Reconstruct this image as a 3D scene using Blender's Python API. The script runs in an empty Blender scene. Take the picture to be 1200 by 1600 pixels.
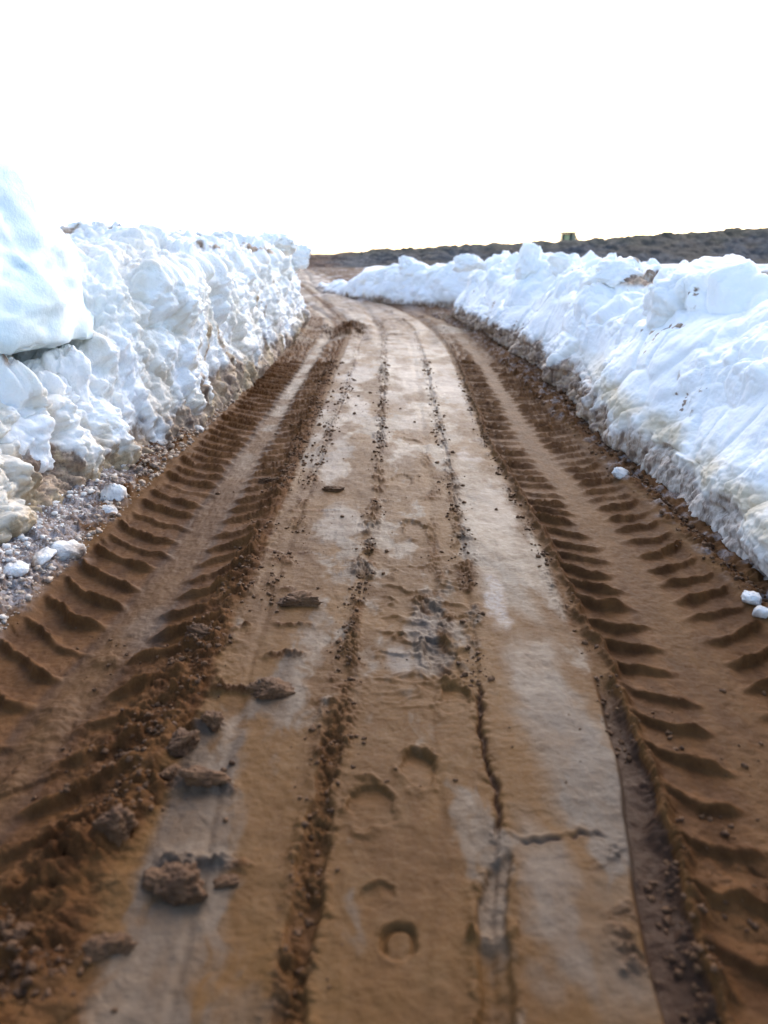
import bpy, bmesh, math, random
import numpy as np

sc = bpy.context.scene
C = sc.collection

# ------------------------------------------------------------------ camera
CAM_H = 1.2
PITCH = math.radians(18.7)
cam_d = bpy.data.cameras.new('camera')
cam = bpy.data.objects.new('camera', cam_d)
C.objects.link(cam)
sc.camera = cam
cam.location = (0, 0, CAM_H)
cam.rotation_euler = (math.radians(90) - PITCH, 0, 0)
cam_d.sensor_fit = 'HORIZONTAL'
cam_d.sensor_width = 36
cam_d.lens = 36
cam_d.clip_end = 2000
cam_d.dof.use_dof = True
cam_d.dof.focus_distance = 3.5
cam_d.dof.aperture_fstop = 2.7

# ------------------------------------------------------------------ light
SUN_EL, SUN_AZ = math.radians(33), math.radians(20)      # ahead, to the right
world = bpy.data.worlds.new('World')
sc.world = world
world.use_nodes = True
wn = world.node_tree
wn.nodes.clear()
sky = wn.nodes.new('ShaderNodeTexSky')
sky.sky_type = 'NISHITA'
sky.sun_disc = False
sky.sun_elevation = SUN_EL
sky.sun_rotation = SUN_AZ
sky.air_density = 0.85
sky.dust_density = 1.6
sky.ozone_density = 0.5
bg = wn.nodes.new('ShaderNodeBackground')
bg.inputs['Strength'].default_value = 0.15
wo = wn.nodes.new('ShaderNodeOutputWorld')
wn.links.new(sky.outputs[0], bg.inputs[0])
wn.links.new(bg.outputs[0], wo.inputs[0])
sun_d = bpy.data.lights.new('sun', 'SUN')
sun_d.energy = 0.6
sun_d.angle = math.radians(60)
sun_d.color = (1.0, 0.90, 0.78)
sun = bpy.data.objects.new('sun', sun_d)
C.objects.link(sun)
sun.rotation_euler = (SUN_EL - math.pi / 2, 0, -SUN_AZ)   # lamp shines from +Y, above
sc.view_settings.view_transform = 'Standard'
sc.view_settings.look = 'None'
sc.view_settings.gamma = 1
sc.view_settings.exposure = 1.58
sc.cycles.use_denoising = True
sc.cycles.max_bounces = 8
sc.cycles.diffuse_bounces = 5

# ------------------------------------------------------------------ noise
_rng = np.random.RandomState(7)
_P = np.concatenate([_rng.permutation(256)] * 3)
_G3 = _rng.normal(size=(256, 3)); _G3 /= np.linalg.norm(_G3, axis=1)[:, None]
_G2 = np.stack([np.cos(np.arange(256) * 2.399963), np.sin(np.arange(256) * 2.399963)], 1)
_R = _rng.rand(256, 4)


def n2(x, y, s=1.0, seed=0):
    x = np.asarray(x, float) * s + seed * 17.13; y = np.asarray(y, float) * s + seed * 9.71
    xi = np.floor(x).astype(np.int64); yi = np.floor(y).astype(np.int64)
    fx = x - xi; fy = y - yi
    u = fx * fx * fx * (fx * (fx * 6 - 15) + 10); v = fy * fy * fy * (fy * (fy * 6 - 15) + 10)

    def g(i, j):
        h = _P[_P[(xi + i) & 255] + ((yi + j) & 255)]
        return _G2[h, 0] * (fx - i) + _G2[h, 1] * (fy - j)
    a = g(0, 0); b = g(1, 0); c = g(0, 1); d = g(1, 1)
    return 1.5 * ((a + (b - a) * u) * (1 - v) + (c + (d - c) * u) * v)


def f2(x, y, s=1.0, seed=0, o=4, r=0.5):
    t = 0; a = 1.0
    for k in range(o):
        t = t + a * n2(x, y, s * 2.03 ** k, seed + k * 3); a *= r
    return t


def n3(x, y, z, s=1.0, seed=0):
    x = x * s + seed * 11.3; y = y * s + seed * 5.7; z = z * s + seed * 3.1
    xi = np.floor(x).astype(np.int64); yi = np.floor(y).astype(np.int64); zi = np.floor(z).astype(np.int64)
    fx = x - xi; fy = y - yi; fz = z - zi
    u = fx * fx * (3 - 2 * fx); v = fy * fy * (3 - 2 * fy); w = fz * fz * (3 - 2 * fz)
    t = 0
    for i in (0, 1):
        for j in (0, 1):
            for k in (0, 1):
                h = _P[_P[_P[(xi + i) & 255] + ((yi + j) & 255)] + ((zi + k) & 255)]
                d = _G3[h, 0] * (fx - i) + _G3[h, 1] * (fy - j) + _G3[h, 2] * (fz - k)
                t = t + d * (u if i else 1 - u) * (v if j else 1 - v) * (w if k else 1 - w)
    return 1.5 * t


def f3(x, y, z, s=1.0, seed=0, o=4, r=0.5):
    t = 0; a = 1.0
    for k in range(o):
        t = t + a * n3(x, y, z, s * 2.03 ** k, seed + k * 3); a *= r
    return t


def w2(x, y, s, seed=0):
    """2-D cells: nearest distance, second distance, a random value of the nearest cell"""
    x = x * s + seed * 13.7; y = y * s + seed * 7.9
    xi = np.floor(x).astype(np.int64); yi = np.floor(y).astype(np.int64)
    d1 = np.full(x.shape, 9.0); d2 = np.full(x.shape, 9.0); r = np.zeros(x.shape)
    for i in (-1, 0, 1):
        for j in (-1, 0, 1):
            h = _P[_P[(xi + i) & 255] + ((yi + j) & 255)]
            d = np.hypot(xi + i + _R[h, 0] - x, yi + j + _R[h, 1] - y)
            m = d < d1
            d2 = np.where(m, d1, np.minimum(d2, d)); r = np.where(m, _R[h, 2], r); d1 = np.where(m, d, d1)
    return d1, d2, r


def w3(x, y, z, s, seed=0):
    x = x * s + seed * 13.7; y = y * s + seed * 7.9; z = z * s + seed * 4.3
    xi = np.floor(x).astype(np.int64); yi = np.floor(y).astype(np.int64); zi = np.floor(z).astype(np.int64)
    d1 = np.full(x.shape, 9.0); d2 = np.full(x.shape, 9.0); r = np.zeros(x.shape)
    for i in (-1, 0, 1):
        for j in (-1, 0, 1):
            for k in (-1, 0, 1):
                h = _P[_P[_P[(xi + i) & 255] + ((yi + j) & 255)] + ((zi + k) & 255)]
                d = np.sqrt((xi + i + _R[h, 0] - x) ** 2 + (yi + j + _R[h, 1] - y) ** 2 + (zi + k + _R[h, 2] - z) ** 2)
                m = d < d1
                d2 = np.where(m, d1, np.minimum(d2, d)); r = np.where(m, _R[h, 3], r); d1 = np.where(m, d, d1)
    return d1, d2, r


def sm(a, b, x):
    t = np.clip((x - a) / (b - a), 0, 1)
    return t * t * (3 - 2 * t)


def band(x, a, b, e):
    """1 between a and b with edges e wide"""
    return sm(a - e, a + e, x) * (1 - sm(b - e, b + e, x))


def lumps(x, y, s, seed, rad=0.62, keep=0.0):
    """round crumbs standing on a surface, 0..1 high"""
    wx = x + 0.25 / s * n2(x, y, s * 1.7, seed + 2); wy = y + 0.25 / s * n2(x, y, s * 1.7, seed + 5)
    d1, _, r = w2(wx, wy, s, seed)
    k = np.clip(1 - (d1 / rad) ** 2, 0, 1) ** 0.6
    return k * np.clip((r - keep) / (1 - keep), 0, 1)


# ------------------------------------------------------------------ mesh helpers
def mesh_np(name, co, quads=None, tris=None, mat=None, attr=None, smooth=True, parent=None):
    me = bpy.data.meshes.new(name)
    nv = len(co)
    me.vertices.add(nv); me.vertices.foreach_set('co', np.asarray(co, np.float32).ravel())
    loops, starts = [], []
    n = 0
    if quads is not None and len(quads):
        loops.append(np.asarray(quads).ravel()); starts.append(np.arange(len(quads)) * 4); n += len(quads) * 4
    if tris is not None and len(tris):
        loops.append(np.asarray(tris).ravel()); starts.append(n + np.arange(len(tris)) * 3)
    loops = np.concatenate(loops).astype(np.int32); starts = np.concatenate(starts).astype(np.int32)
    me.loops.add(len(loops)); me.loops.foreach_set('vertex_index', loops)
    me.polygons.add(len(starts)); me.polygons.foreach_set('loop_start', starts)
    me.update(calc_edges=True)
    me.validate()
    if smooth:
        me.polygons.foreach_set('use_smooth', np.ones(len(me.polygons), bool))
    if attr is not None:
        a = me.attributes.new('mask', 'FLOAT_COLOR', 'POINT')
        a.data.foreach_set('color', np.asarray(attr, np.float32).ravel())
    if mat: me.materials.append(mat)
    o = bpy.data.objects.new(name, me)
    C.objects.link(o)
    if parent: o.parent = parent
    return o


def grid_quads(nu, nv):
    i = np.arange(nu * nv).reshape(nu, nv)
    return np.stack([i[:-1, :-1], i[1:, :-1], i[1:, 1:], i[:-1, 1:]], -1).reshape(-1, 4)


def tag(o, label=None, cat=None, group=None, kind=None):
    if label: o['label'] = label
    if cat: o['category'] = cat
    if group: o['group'] = group
    if kind: o['kind'] = kind
    return o


def ico(sub):
    bm = bmesh.new(); bmesh.ops.create_icosphere(bm, subdivisions=sub, radius=1.0)
    v = np.array([p.co[:] for p in bm.verts]); f = np.array([[q.index for q in p.verts] for p in bm.faces]); bm.free()
    return v, f


ICO = {k: ico(k) for k in (2, 3, 5, 6)}

# ------------------------------------------------------------------ materials
def new_mat(name):
    m = bpy.data.materials.new(name); m.use_nodes = True
    nt = m.node_tree; nt.nodes.clear()
    out = nt.nodes.new('ShaderNodeOutputMaterial'); p = nt.nodes.new('ShaderNodeBsdfPrincipled')
    nt.links.new(p.outputs[0], out.inputs[0])
    return m, nt, p


def noise_node(nt, scale, detail=6, rough=0.6, stretch=None, dist=0.0):
    g = nt.nodes.new('ShaderNodeNewGeometry')
    src = g.outputs['Position']
    if stretch:
        mp = nt.nodes.new('ShaderNodeMapping'); mp.inputs['Scale'].default_value = stretch
        nt.links.new(src, mp.inputs['Vector']); src = mp.outputs[0]
    n = nt.nodes.new('ShaderNodeTexNoise')
    n.inputs['Scale'].default_value = scale; n.inputs['Detail'].default_value = detail
    n.inputs['Roughness'].default_value = rough; n.inputs['Distortion'].default_value = dist
    nt.links.new(src, n.inputs['Vector'])
    return n.outputs['Fac']


def ramp(nt, src, a, b, lo=0.0, hi=1.0):
    r = nt.nodes.new('ShaderNodeMapRange'); r.interpolation_type = 'SMOOTHSTEP'
    r.inputs['From Min'].default_value = a; r.inputs['From Max'].default_value = b
    r.inputs['To Min'].default_value = lo; r.inputs['To Max'].default_value = hi
    nt.links.new(src, r.inputs['Value'])
    return r.outputs[0]


def mix(nt, fac, a, b):
    m = nt.nodes.new('ShaderNodeMix'); m.data_type = 'RGBA'
    if isinstance(fac, float): m.inputs[0].default_value = fac
    else: nt.links.new(fac, m.inputs[0])
    for s, v in ((m.inputs[6], a), (m.inputs[7], b)):
        if isinstance(v, tuple): s.default_value = (*v, 1)
        else: nt.links.new(v, s)
    return m.outputs[2]


def fmath(nt, op, a, b=0.0, clamp=False):
    m = nt.nodes.new('ShaderNodeMath'); m.operation = op; m.use_clamp = clamp
    for s, v in ((m.inputs[0], a), (m.inputs[1], b)):
        if isinstance(v, (int, float)): s.default_value = v
        else: nt.links.new(v, s)
    return m.outputs[0]


def add_bump(nt, p, parts):
    h = None
    for src, w in parts:
        t = fmath(nt, 'MULTIPLY', src, w)
        h = t if h is None else fmath(nt, 'ADD', h, t)
    b = nt.nodes.new('ShaderNodeBump'); b.inputs['Strength'].default_value = 1.0; b.inputs['Distance'].default_value = 1.0
    nt.links.new(h, b.inputs['Height']); nt.links.new(b.outputs[0], p.inputs['Normal'])


def mask_nodes(nt):
    a = nt.nodes.new('ShaderNodeAttribute'); a.attribute_name = 'mask'
    s = nt.nodes.new('ShaderNodeSeparateColor'); nt.links.new(a.outputs['Color'], s.inputs[0])
    return s.outputs[0], s.outputs[1], s.outputs[2], a.outputs['Alpha']


# mud: mask R = icy clay patch, G = loose crumbly soil, B = wetness, A = snow mixed in
MUD, nt, p = new_mat('road_mud')
ice, loose, wet, snowm = mask_nodes(nt)
tone = noise_node(nt, 2.2, 8, 0.6, (1, .45, 1), 0.6)
fine = noise_node(nt, 60, 6, 0.65)
grain = noise_node(nt, 260, 4, 0.7)
mid = noise_node(nt, 11, 7, 0.65, (1, .5, 1))
clay = mix(nt, ramp(nt, tone, .36, .64), (0.128, 0.062, 0.0185), (0.092, 0.042, 0.0135))
clay = mix(nt, ramp(nt, mid, .45, .72, 0, .45), clay, (0.140, 0.078, 0.032))
soil = mix(nt, ramp(nt, mid, .35, .65), (0.068, 0.027, 0.0085), (0.118, 0.051, 0.016))
col = mix(nt, loose, clay, soil)
puddled = fmath(nt, 'MULTIPLY', loose, ramp(nt, wet, .78, .98), True)
col = mix(nt, puddled, col, (0.048, 0.024, 0.013))
icef = fmath(nt, 'MULTIPLY', ice, ramp(nt, mid, .25, .62, .55, 1.0))
icecol = mix(nt, ramp(nt, tone, .4, .6), (0.082, 0.058, 0.040), (0.165, 0.122, 0.082))
col = mix(nt, icef, col, icecol)
col = mix(nt, ramp(nt, grain, .50, .74, 0, .35), col, (0.042, 0.023, 0.013))
sn = mix(nt, ramp(nt, fine, .35, .65), (0.26, 0.19, 0.14), (0.62, 0.60, 0.60))
col = mix(nt, snowm, col, sn)
nt.links.new(col, p.inputs['Base Color'])
rg = fmath(nt, 'ADD', ramp(nt, wet, 0, 1, .85, .56), ramp(nt, fine, .3, .7, -.08, .08))
nt.links.new(fmath(nt, 'SUBTRACT', rg, fmath(nt, 'MULTIPLY', icef, .07)), p.inputs['Roughness'])
nt.links.new(fmath(nt, 'ADD', fmath(nt, 'MULTIPLY', icef, .10), .075), p.inputs['Specular IOR Level'])
bw = ramp(nt, wet, 0, 1, 1.0, .5)
add_bump(nt, p, [(fmath(nt, 'MULTIPLY', fine, bw), .006), (fmath(nt, 'MULTIPLY', grain, bw), .0022)])

# loose mud clods
CLOD, nt, p = new_mat('clod_mud')
a = noise_node(nt, 16, 6, .65); b = noise_node(nt, 120, 5, .7)
col = mix(nt, ramp(nt, a, .35, .65), (0.085, 0.039, 0.016), (0.150, 0.073, 0.030))
nt.links.new(mix(nt, ramp(nt, b, .5, .75, 0, .5), col, (0.16, .09, .05)), p.inputs['Base Color'])
p.inputs['Roughness'].default_value = .7; p.inputs['Specular IOR Level'].default_value = .25
add_bump(nt, p, [(b, .006), (a, .01)])

# snow: mask R = dirt, G = icy
def snow_mat(name, bump=1.0, ca=(0.935, 0.95, 0.92), cb=(0.96, 0.96, 0.93)):
    m, nt, p = new_mat(name)
    dirt, icy, clean, _ = mask_nodes(nt)
    big = noise_node(nt, 3, 5, .6); f = noise_node(nt, 38, 6, .65); g = noise_node(nt, 200, 4, .7); st = noise_node(nt, 14, 6, .7, (1, 1, .3))
    white = mix(nt, ramp(nt, big, .35, .65), ca, cb)
    white = mix(nt, ramp(nt, g, .62, .75, 0, .3), white, (0.5, .46, .42))
    tan = mix(nt, ramp(nt, st, .4, .62), (0.42, 0.29, 0.18), (0.15, 0.085, 0.048))
    d = fmath(nt, 'ADD', fmath(nt, 'MULTIPLY', dirt, 1.6), fmath(nt, 'MULTIPLY', fmath(nt, 'SUBTRACT', st, .5), fmath(nt, 'MULTIPLY', dirt, 3.0)), True)
    d = fmath(nt, 'MULTIPLY', d, fmath(nt, 'ADD', ramp(nt, dirt, .1, .6, .25, .95), 0.0), True)
    col = mix(nt, d, white, tan)
    col = mix(nt, fmath(nt, 'MULTIPLY', icy, .75), col, (.55, .42, .23))
    nt.links.new(col, p.inputs['Base Color'])
    p.inputs['Roughness'].default_value = .65
    p.inputs['Specular IOR Level'].default_value = .3
    p.inputs['Subsurface Weight'].default_value = .5
    p.inputs['Subsurface Radius'].default_value = (.9, 1.0, 1.1)
    p.inputs['Subsurface Scale'].default_value = .035
    add_bump(nt, p, [(f, .012 * bump), (g, .0025 * bump), (noise_node(nt, 12, 6, .6), .010 * bump)])
    return m


SNOW = snow_mat('packed_snow')
SNOWS = snow_mat('smooth_snow', .45)
SNOW_SHADED = snow_mat('shaded_blue_snow', .4, (.64, .76, .79), (.76, .84, .86))  # darker, bluer copy of the snow: shading of the big slab put into its colour

# ------------------------------------------------------------------ the road surface
def bend(Y):
    t = np.maximum(Y - 12.5, 0)
    return -0.165 * t * t / (t + 3.0)


def ip(Y, *pts):
    return np.interp(Y, [q[0] for q in pts], [q[1] for q in pts])


LINE0 = ((0.9, -.36), (2.7, -.42), (3.3, -.40), (4.5, -.39), (7.4, -.34), (20, -.34))
LINE1 = ((0.5, -.19), (.92, -.168), (1.3, -.155), (1.7, -.134), (2.55, -.094), (4, -.035), (7.4, 0), (20, .02))
LINE2 = ((0.5, .17), (.92, .185), (1.2, .215), (1.4, .25), (1.78, .25), (2.5, .32), (4.5, .39), (9.6, .49), (20, .5))
LINE3 = ((0.5, .44), (.92, .47), (1.2, .50), (1.5, .57), (1.93, .62), (2.8, .66), (4, .665), (5, .67), (9.6, .80), (20, .8))
LFOOT = ((-4, -2.5), (0, -2.35), (2, -1.92), (3.3, -1.72), (4.15, -1.55), (5.6, -1.40), (7.4, -1.36), (11, -1.40), (14.7, -1.5), (40, -1.6))
RFOOT = ((-4, 1.5), (0, 1.46), (2.5, 1.42), (3.8, 1.46), (5, 1.50), (9, 1.66), (12, 1.55), (16, 1.6), (40, 2.4))

FOOT = [  # x, y, half width, half length, depth, turn, rim, fill: shoe marks pressed in the wet clay
    (.028, 1.085, .034, .040, .011, 0.0, .003, 1), (-.015, 1.195, .036, .028, .004, 0.1, .002, 0),
    (-.03, 1.45, .050, .078, .011, .15, .006, 0), (.085, 1.585, .044, .080, .013, -.15, .007, 0),
    (.175, 2.13, .050, .12, .015, .2, .008, 0), (.20, 1.90, .045, .08, .011, -.1, .007, 0),
    (.17, 2.43, .045, .10, .013, .35, .008, 0), (.06, 2.2, .05, .09, .006, -.2, .004, 0),
    (.14, 3.30, .05, .12, .008, .2, .006, 0), (.10, 4.1, .06, .12, .006, -.2, .006, 0), (.18, 5.0, .06, .13, .006, .2, .005, 0)]
PALE = [  # x, y, half width, half length, ice, frost: pale frozen patches in the clay
    (.41, 2.54, .05, .18, .9, .50), (.53, 4.6, .07, .14, .6, .45), (.47, 1.87, .10, .32, .9, .04), (.33, 1.10, .08, .20, .75, .05),
    (.04, 2.12, .05, .15, .9, .16), (.12, 2.4, .05, .16, .8, .10), (-.35, 1.30, .04, .28, .45, 0), (-.80, 2.4, .10, .24, .3, .05),
    (-.26, 7.9, .16, .8, .8, .45), (.25, 7.7, .15, .9, .8, .42), (.63, 7.4, .12, 1.5, .8, .42), (-.22, 6.2, .12, .4, .8, .4), (.2, 5.6, .12, .35, .5, .3),
    (-.30, 4.6, .09, .5, .8, .25), (.55, 3.6, .09, .6, .9, .14), (-.20, 3.4, .10, .3, .7, .12), (-.25, .95, .06, .10, .4, 0)]


def tread(t, Y, half_in, half_out, sp, side_slope, seed, x0):
    """bars of mud squeezed up between the lugs of a tyre; t is measured from the middle of the wheel mark"""
    at = np.abs(t)
    cur = side_slope * at + .9 * np.maximum(at - .16, 0) ** 1.5
    wy = .026 * f2(t * 1.4, Y, 3.5, seed, 4) + .007 * n2(t, Y, 22, seed + 9)
    side = (t > 0)
    ph = (Y - cur + wy + side * sp * .47) / sp
    cell = np.floor(ph + .5)
    f = ph - cell
    r1 = n2(cell * .731 + side * 50.3, cell * .37 + 3.3, 1.9, seed + 4)
    sig = np.where(f < 0, .08, .145) * (1 + .35 * n2(t, Y, 8, seed + 5))
    bar = np.exp(-np.abs(f / sig) ** 2.3) * (1 + .14 * f2(t, Y, 20, seed + 6, 3))
    inner = ip(Y, (2, .045), (4, .035), (6.5, .015)) + .035 * r1
    lim = np.where(side, half_in, half_out) * (1 + .05 * r1)
    env = sm(inner, inner + .09, at) * (1 - sm(lim - .035, lim + .02, at))
    env = env * np.clip(.9 + .55 * r1, .2, 1.15) * np.clip(1.0 + .5 * n2(t, Y, 5.5, seed + 7), .35, 1.2)
    floor = (1 - sm(lim - .04, lim + .03, at))
    return bar * env, floor, env


def road_height(X, Y):
    X = np.asarray(X, float); Y = np.asarray(Y, float)
    s0 = X - bend(Y)
    s = s0 + .012 * n2(X, Y, 1.3, 3) + .006 * n2(X, Y, 6, 4)
    l1, l2, l3 = ip(Y, *LINE1), ip(Y, *LINE2), ip(Y, *LINE3)
    lf, rf = ip(Y, *LFOOT), ip(Y, *RFOOT)
    far = sm(10, 12.5, Y)
    h = .010 * f2(X, Y, 1.1, 11, 3) + .0025 * f2(X, Y, 9, 12, 3)
    loose = np.zeros_like(X); wet = np.full_like(X, .55); ice = np.zeros_like(X); snow = np.zeros_like(X)
    lump_s = lumps(X, Y, 70, 21, keep=.25); lump_m = lumps(X, Y, 34, 22, keep=.3); lump_l = lumps(X, Y, 15, 23, keep=.35)
    rough = f2(X, Y, 26, 24, 4, .6)
    # --- compacted clay strips
    pan = band(s, -.50, l3, .018)
    wet = wet + .38 * pan
    h = h + pan * (.0016 * f2(X, Y, 14, 31, 5, .6) + .006 + .0006 * rough)
    h = h - .006 * pan * band(s, l1, l2, .01)
    # thin broken skins and dribbles on the strips
    skin = sm(.18, .24, f2(X * 1.2, Y * .8, 2.4, 33, 4))
    h = h + .0014 * skin * pan * sm(-.2, .2, n2(X, Y, 5, 34))
    # icy grey patches with shapes of their own
    patch = f2(X * 1.1 + .03 * n2(X, Y, 12, 32), Y * .45, 2.6, 35, 6, .62)
    ice = ice + pan * sm(.05, .45, patch) * .8
    ice = ice + pan * (1 - far) * sm(.45, .0, ((s - .46) / .13) ** 2 * .5 + 0 * Y) * sm(-.35, .25, f2(X, Y, 1.6, 36, 3)) * .8
    ice = ice + band(s, l1 - .02, l3, .03) * sm(5.0, 8.0, Y) * (.15 + .65 * sm(-.2, .3, f2(X, Y, 1.9, 37, 3)))
    snow = np.maximum(snow, .12 * pan * sm(3.6, 6.5, Y) * sm(.05, .4, f2(X * 1.3, Y * .5, 3.1, 38, 5, .6) + .12 * sm(6, 9, Y)))
    wpx = .035 * f2(X, Y * .7, 5, 27, 4, .6); wpy = .12 * f2(X, Y * .5, 4, 28, 3)
    for px_, py_, rx_, ry_, ai, as_ in PALE:
        q = np.exp(-(((s + wpx - px_) / rx_) ** 2 + ((Y + wpy - py_) / ry_) ** 2) ** 1.0) + .45 * f2(X, Y * .6, .35 / rx_, 39, 5, .6) * np.exp(-(((s - px_) / rx_) ** 2 + ((Y - py_) / ry_) ** 2) * .35)
        q = sm(.22, .80, q)
        ice = np.maximum(ice, ai * q); snow = np.maximum(snow, .45 * as_ * q); wet = wet + .2 * q
    # loose line 1, 2, 0
    for ln, wd, amp, sd, y0, y1 in ((l1, .034, .016, 41, 0, 30), (l2, .030, .012, 42, 1.9, 30), (ip(Y, *LINE0), .030, .010, 43, 2.6, 12), (l2 - .13, .05, .007, 44, 1.9, 6)):
        w = wd * (1 + .7 * n2(X * 0 + sd, Y, 2.2, sd)) * ip(Y, (.5, .8), (2.2, 1.25), (6, 1.1), (12, 1.8))
        m = np.exp(-((s - ln) / w) ** 2) * sm(y0 - .2, y0 + .3, Y) * (1 - sm(y1 - 2, y1, Y))
        m = m * sm(-.45, .25, f2(X, Y, 5, sd + 5, 3))
        h = h + amp * m * (.2 + 1.1 * lump_m * sm(.1, .5, m) + .8 * lump_s + .6 * np.abs(rough)) - .004 * np.exp(-((s - ln) / (w * .4)) ** 2)
        loose = np.maximum(loose, sm(.18, .55, m) * .65 * sm(-.5, .1, n2(X, Y, 4, sd + 8))); wet = wet - .3 * m
    # furrow along line 1 in the foreground, with torn edges
    near1 = 1 - sm(1.55, 1.95, Y)
    ew = .024 + .012 * f2(X, Y, 9, 51, 4)
    fur = (1 - sm(ew - .008, ew + .006, np.abs(s - l1 + .012 * n2(Y, Y * 0, 4, 52)))) * near1
    edg = np.exp(-((np.abs(s - l1) - ew - .010) / .014) ** 2) * near1
    h = h - .018 * fur + fur * (.010 * lump_l * sm(-.1, .3, n2(X, Y, 5, 50)) + .005 * lump_m) + edg * .008 * (.3 + lump_m)
    loose = np.maximum(loose, .30 * fur + .4 * fur * sm(0, .3, n2(X, Y, 7, 49))); wet = wet - .2 * fur
    # smooth grey trough along line 2
    near2 = 1 - sm(1.24, 1.30, Y + .05 * f2(X, Y, 14, 53, 3))
    ew2 = .027 + .011 * f2(X, Y, 12, 54, 4)
    tr = (1 - sm(ew2 - .006, ew2 + .004, np.abs(s - l2))) * near2
    dam = np.exp(-((Y - 1.08 - .5 * np.abs(s - l2)) / .016) ** 2) * (np.abs(s - l2) < .05)
    h = h - .013 * tr + .002 * rough * tr + .016 * dam * (.6 + lump_m); ice = np.maximum(ice, tr * .7 * sm(1.02, 1.1, Y)); wet = wet + .3 * tr
    h = h + .006 * np.exp(-((np.abs(s - l2) - ew2 - .012) / .012) ** 2) * near2 * (.3 + lump_m + .4 * lump_s)
    # torn crack along line 2 further up
    ck = np.exp(-((s - l2 - .014 * f2(X * 0, Y, 7, 55, 4)) / (.006 + .006 * n2(X, Y, 16, 58))) ** 2) * band(Y, 1.36, 1.95, .06)
    h = h - .016 * ck + .010 * lump_m * np.exp(-((s - l2) / .025) ** 2) * band(Y, 1.3, 2.0, .08); loose = np.maximum(loose, ck)
    # cross crack on the right strip
    cy = 1.335 + .018 * n2(X, Y * 0, 14, 56) + .012 * n2(X, Y * 0, 45, 57) + .06 * np.maximum(s - .40, 0)
    ck2 = np.exp(-((Y - cy) / .0045) ** 2) * band(s, .25, .47, .02) * sm(-.3, 0, n2(X, Y * 0, 18, 59))
    h = h - .006 * ck2 + .004 * np.exp(-((Y - cy - .014) / .008) ** 2) * band(s, .25, .47, .02); loose = np.maximum(loose, ck2)
    # crumbs of the broken strip corner, lower right
    cor = np.exp(-((s - l3 + .03) / .045) ** 2) * (1 - sm(1.25, 1.4, Y))
    cor = cor * sm(-.2, .2, f2(X, Y, 9, 60, 2))
    h = h + .012 * cor * (lump_m + .6 * lump_s); loose = np.maximum(loose, .5 * cor)
    # dark wet trough between right strip and wheel mark
    rin = ip(Y, (.5, .53), (.9, .56), (1.15, .595), (1.5, .645), (2.1, .69), (3.5, .715), (5, .70), (9, .86), (20, .9))
    gut = band(s, l3 - .004, rin - .006 + .012 * n2(X, Y, 11, 76), .008) * (1 - sm(1.7, 2.1, Y))
    h = h - .030 * gut; wet = wet + .4 * gut; wet = wet + .5 * gut; loose = np.maximum(loose, gut); h = h + gut * .001 * rough
    # --- left wheel mark
    xl = ip(Y, (.5, -.93), (1.2, -.93), (2.0, -.88), (3, -.83), (8, -.86), (14, -.90))
    tl = s - xl
    b, fl, en = tread(tl, Y, .29, .40, .165, .42, 61, -.85)
    calm = 1 - .15 * (1 - sm(1.5, 2.3, Y))
    h = h - .016 * fl + b * .028 * calm * (1 - .6 * far) - .002 * en * (1 - b) + .0010 * rough * fl
    mk = band(tl, -.44, .33, .03)
    loose = np.maximum(loose, mk * (.62 + .30 * sm(.1, .5, en)) * (1 - .6 * band(tl, -.06, .06, .04)))
    wet = np.where(mk > .5, .45 + .35 * (1 - b) * fl + .3 * band(tl, -.085, .085, .04), wet)
    ice = np.maximum(ice, .8 * band(tl, -.05, .05, .03) * sm(3.6, 5.5, Y) * sm(-.2, .3, f2(X, Y, 3, 62, 3) + .2))
    # thrown-up crumbs along its inner side
    ib = np.exp(-((tl - .275) / (.055 + .05 * (1 - sm(1.8, 3.2, Y)))) ** 2) * (1 - .35 * sm(4.5, 7, Y))
    ib = ib * np.clip(1.0 + .8 * f2(X, Y, 4, 63, 3), .2, 1.6)
    h = h + ib * (.012 + .026 * lump_l + .012 * lump_m + .005 * lump_s + .008 * rough) * ip(Y, (.5, 1.0), (3, 1.0), (6, .6), (12, .4))
    loose = np.maximum(loose, sm(.2, .55, ib)); wet = wet - .25 * sm(.2, .6, ib)
    # streaks of crumbs lying across the left strip, squeezed out sideways
    for yy, x0, x1, aa in ((2.12, -.62, -.25, 1), (2.33, -.6, -.24, .7), (1.93, -.6, -.24, 1.1), (1.50, -.66, -.33, 1), (1.27, -.7, -.28, 1.1), (1.75, -.62, -.42, 1), (2.62, -.62, -.3, .5), (3.0, -.6, -.3, .35), (3.55, -.55, -.2, .3), (3.75, -.1, .05, .5)):
        m = np.exp(-((Y - yy - .025 * n2(X, Y * 0, 7, int(yy * 50))) / (.018 + .006 * n2(X, Y, 9, 64))) ** 2) * band(s, x0, x1, .04) * sm(-.45, .1, n2(X, Y * 0, 9, int(yy * 37)))
        h = h + aa * m * (.007 + .018 * lump_m + .010 * lump_s + .006 * rough); loose = np.maximum(loose, .9 * sm(.25, .6, m)); wet = wet - .2 * m
    # churned ground, lower left
    ch = .72 * (1 - sm(1.9, 2.5, Y)) * band(s, -1.6, -.46, .10) * sm(-.35, .25, f2(X, Y, 2.6, 65, 3))
    h = h + ch * (.014 * f2(X, Y, 4, 66, 4, .55) + .026 * lumps(X, Y, 7, 67, keep=.4) + .008 * lump_l * sm(-.1, .3, n2(X, Y, 5, 69)) + .003 * lump_m + .002 * rough)
    loose = np.maximum(loose, .35 * sm(.3, .7, ch)); wet = wet - .15 * ch
    h = h + .016 * (1 - sm(1.1, 1.5, Y)) * band(s, -1.2, -.5, .1) * np.abs(f2(X, Y, 6, 68, 4))
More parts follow.
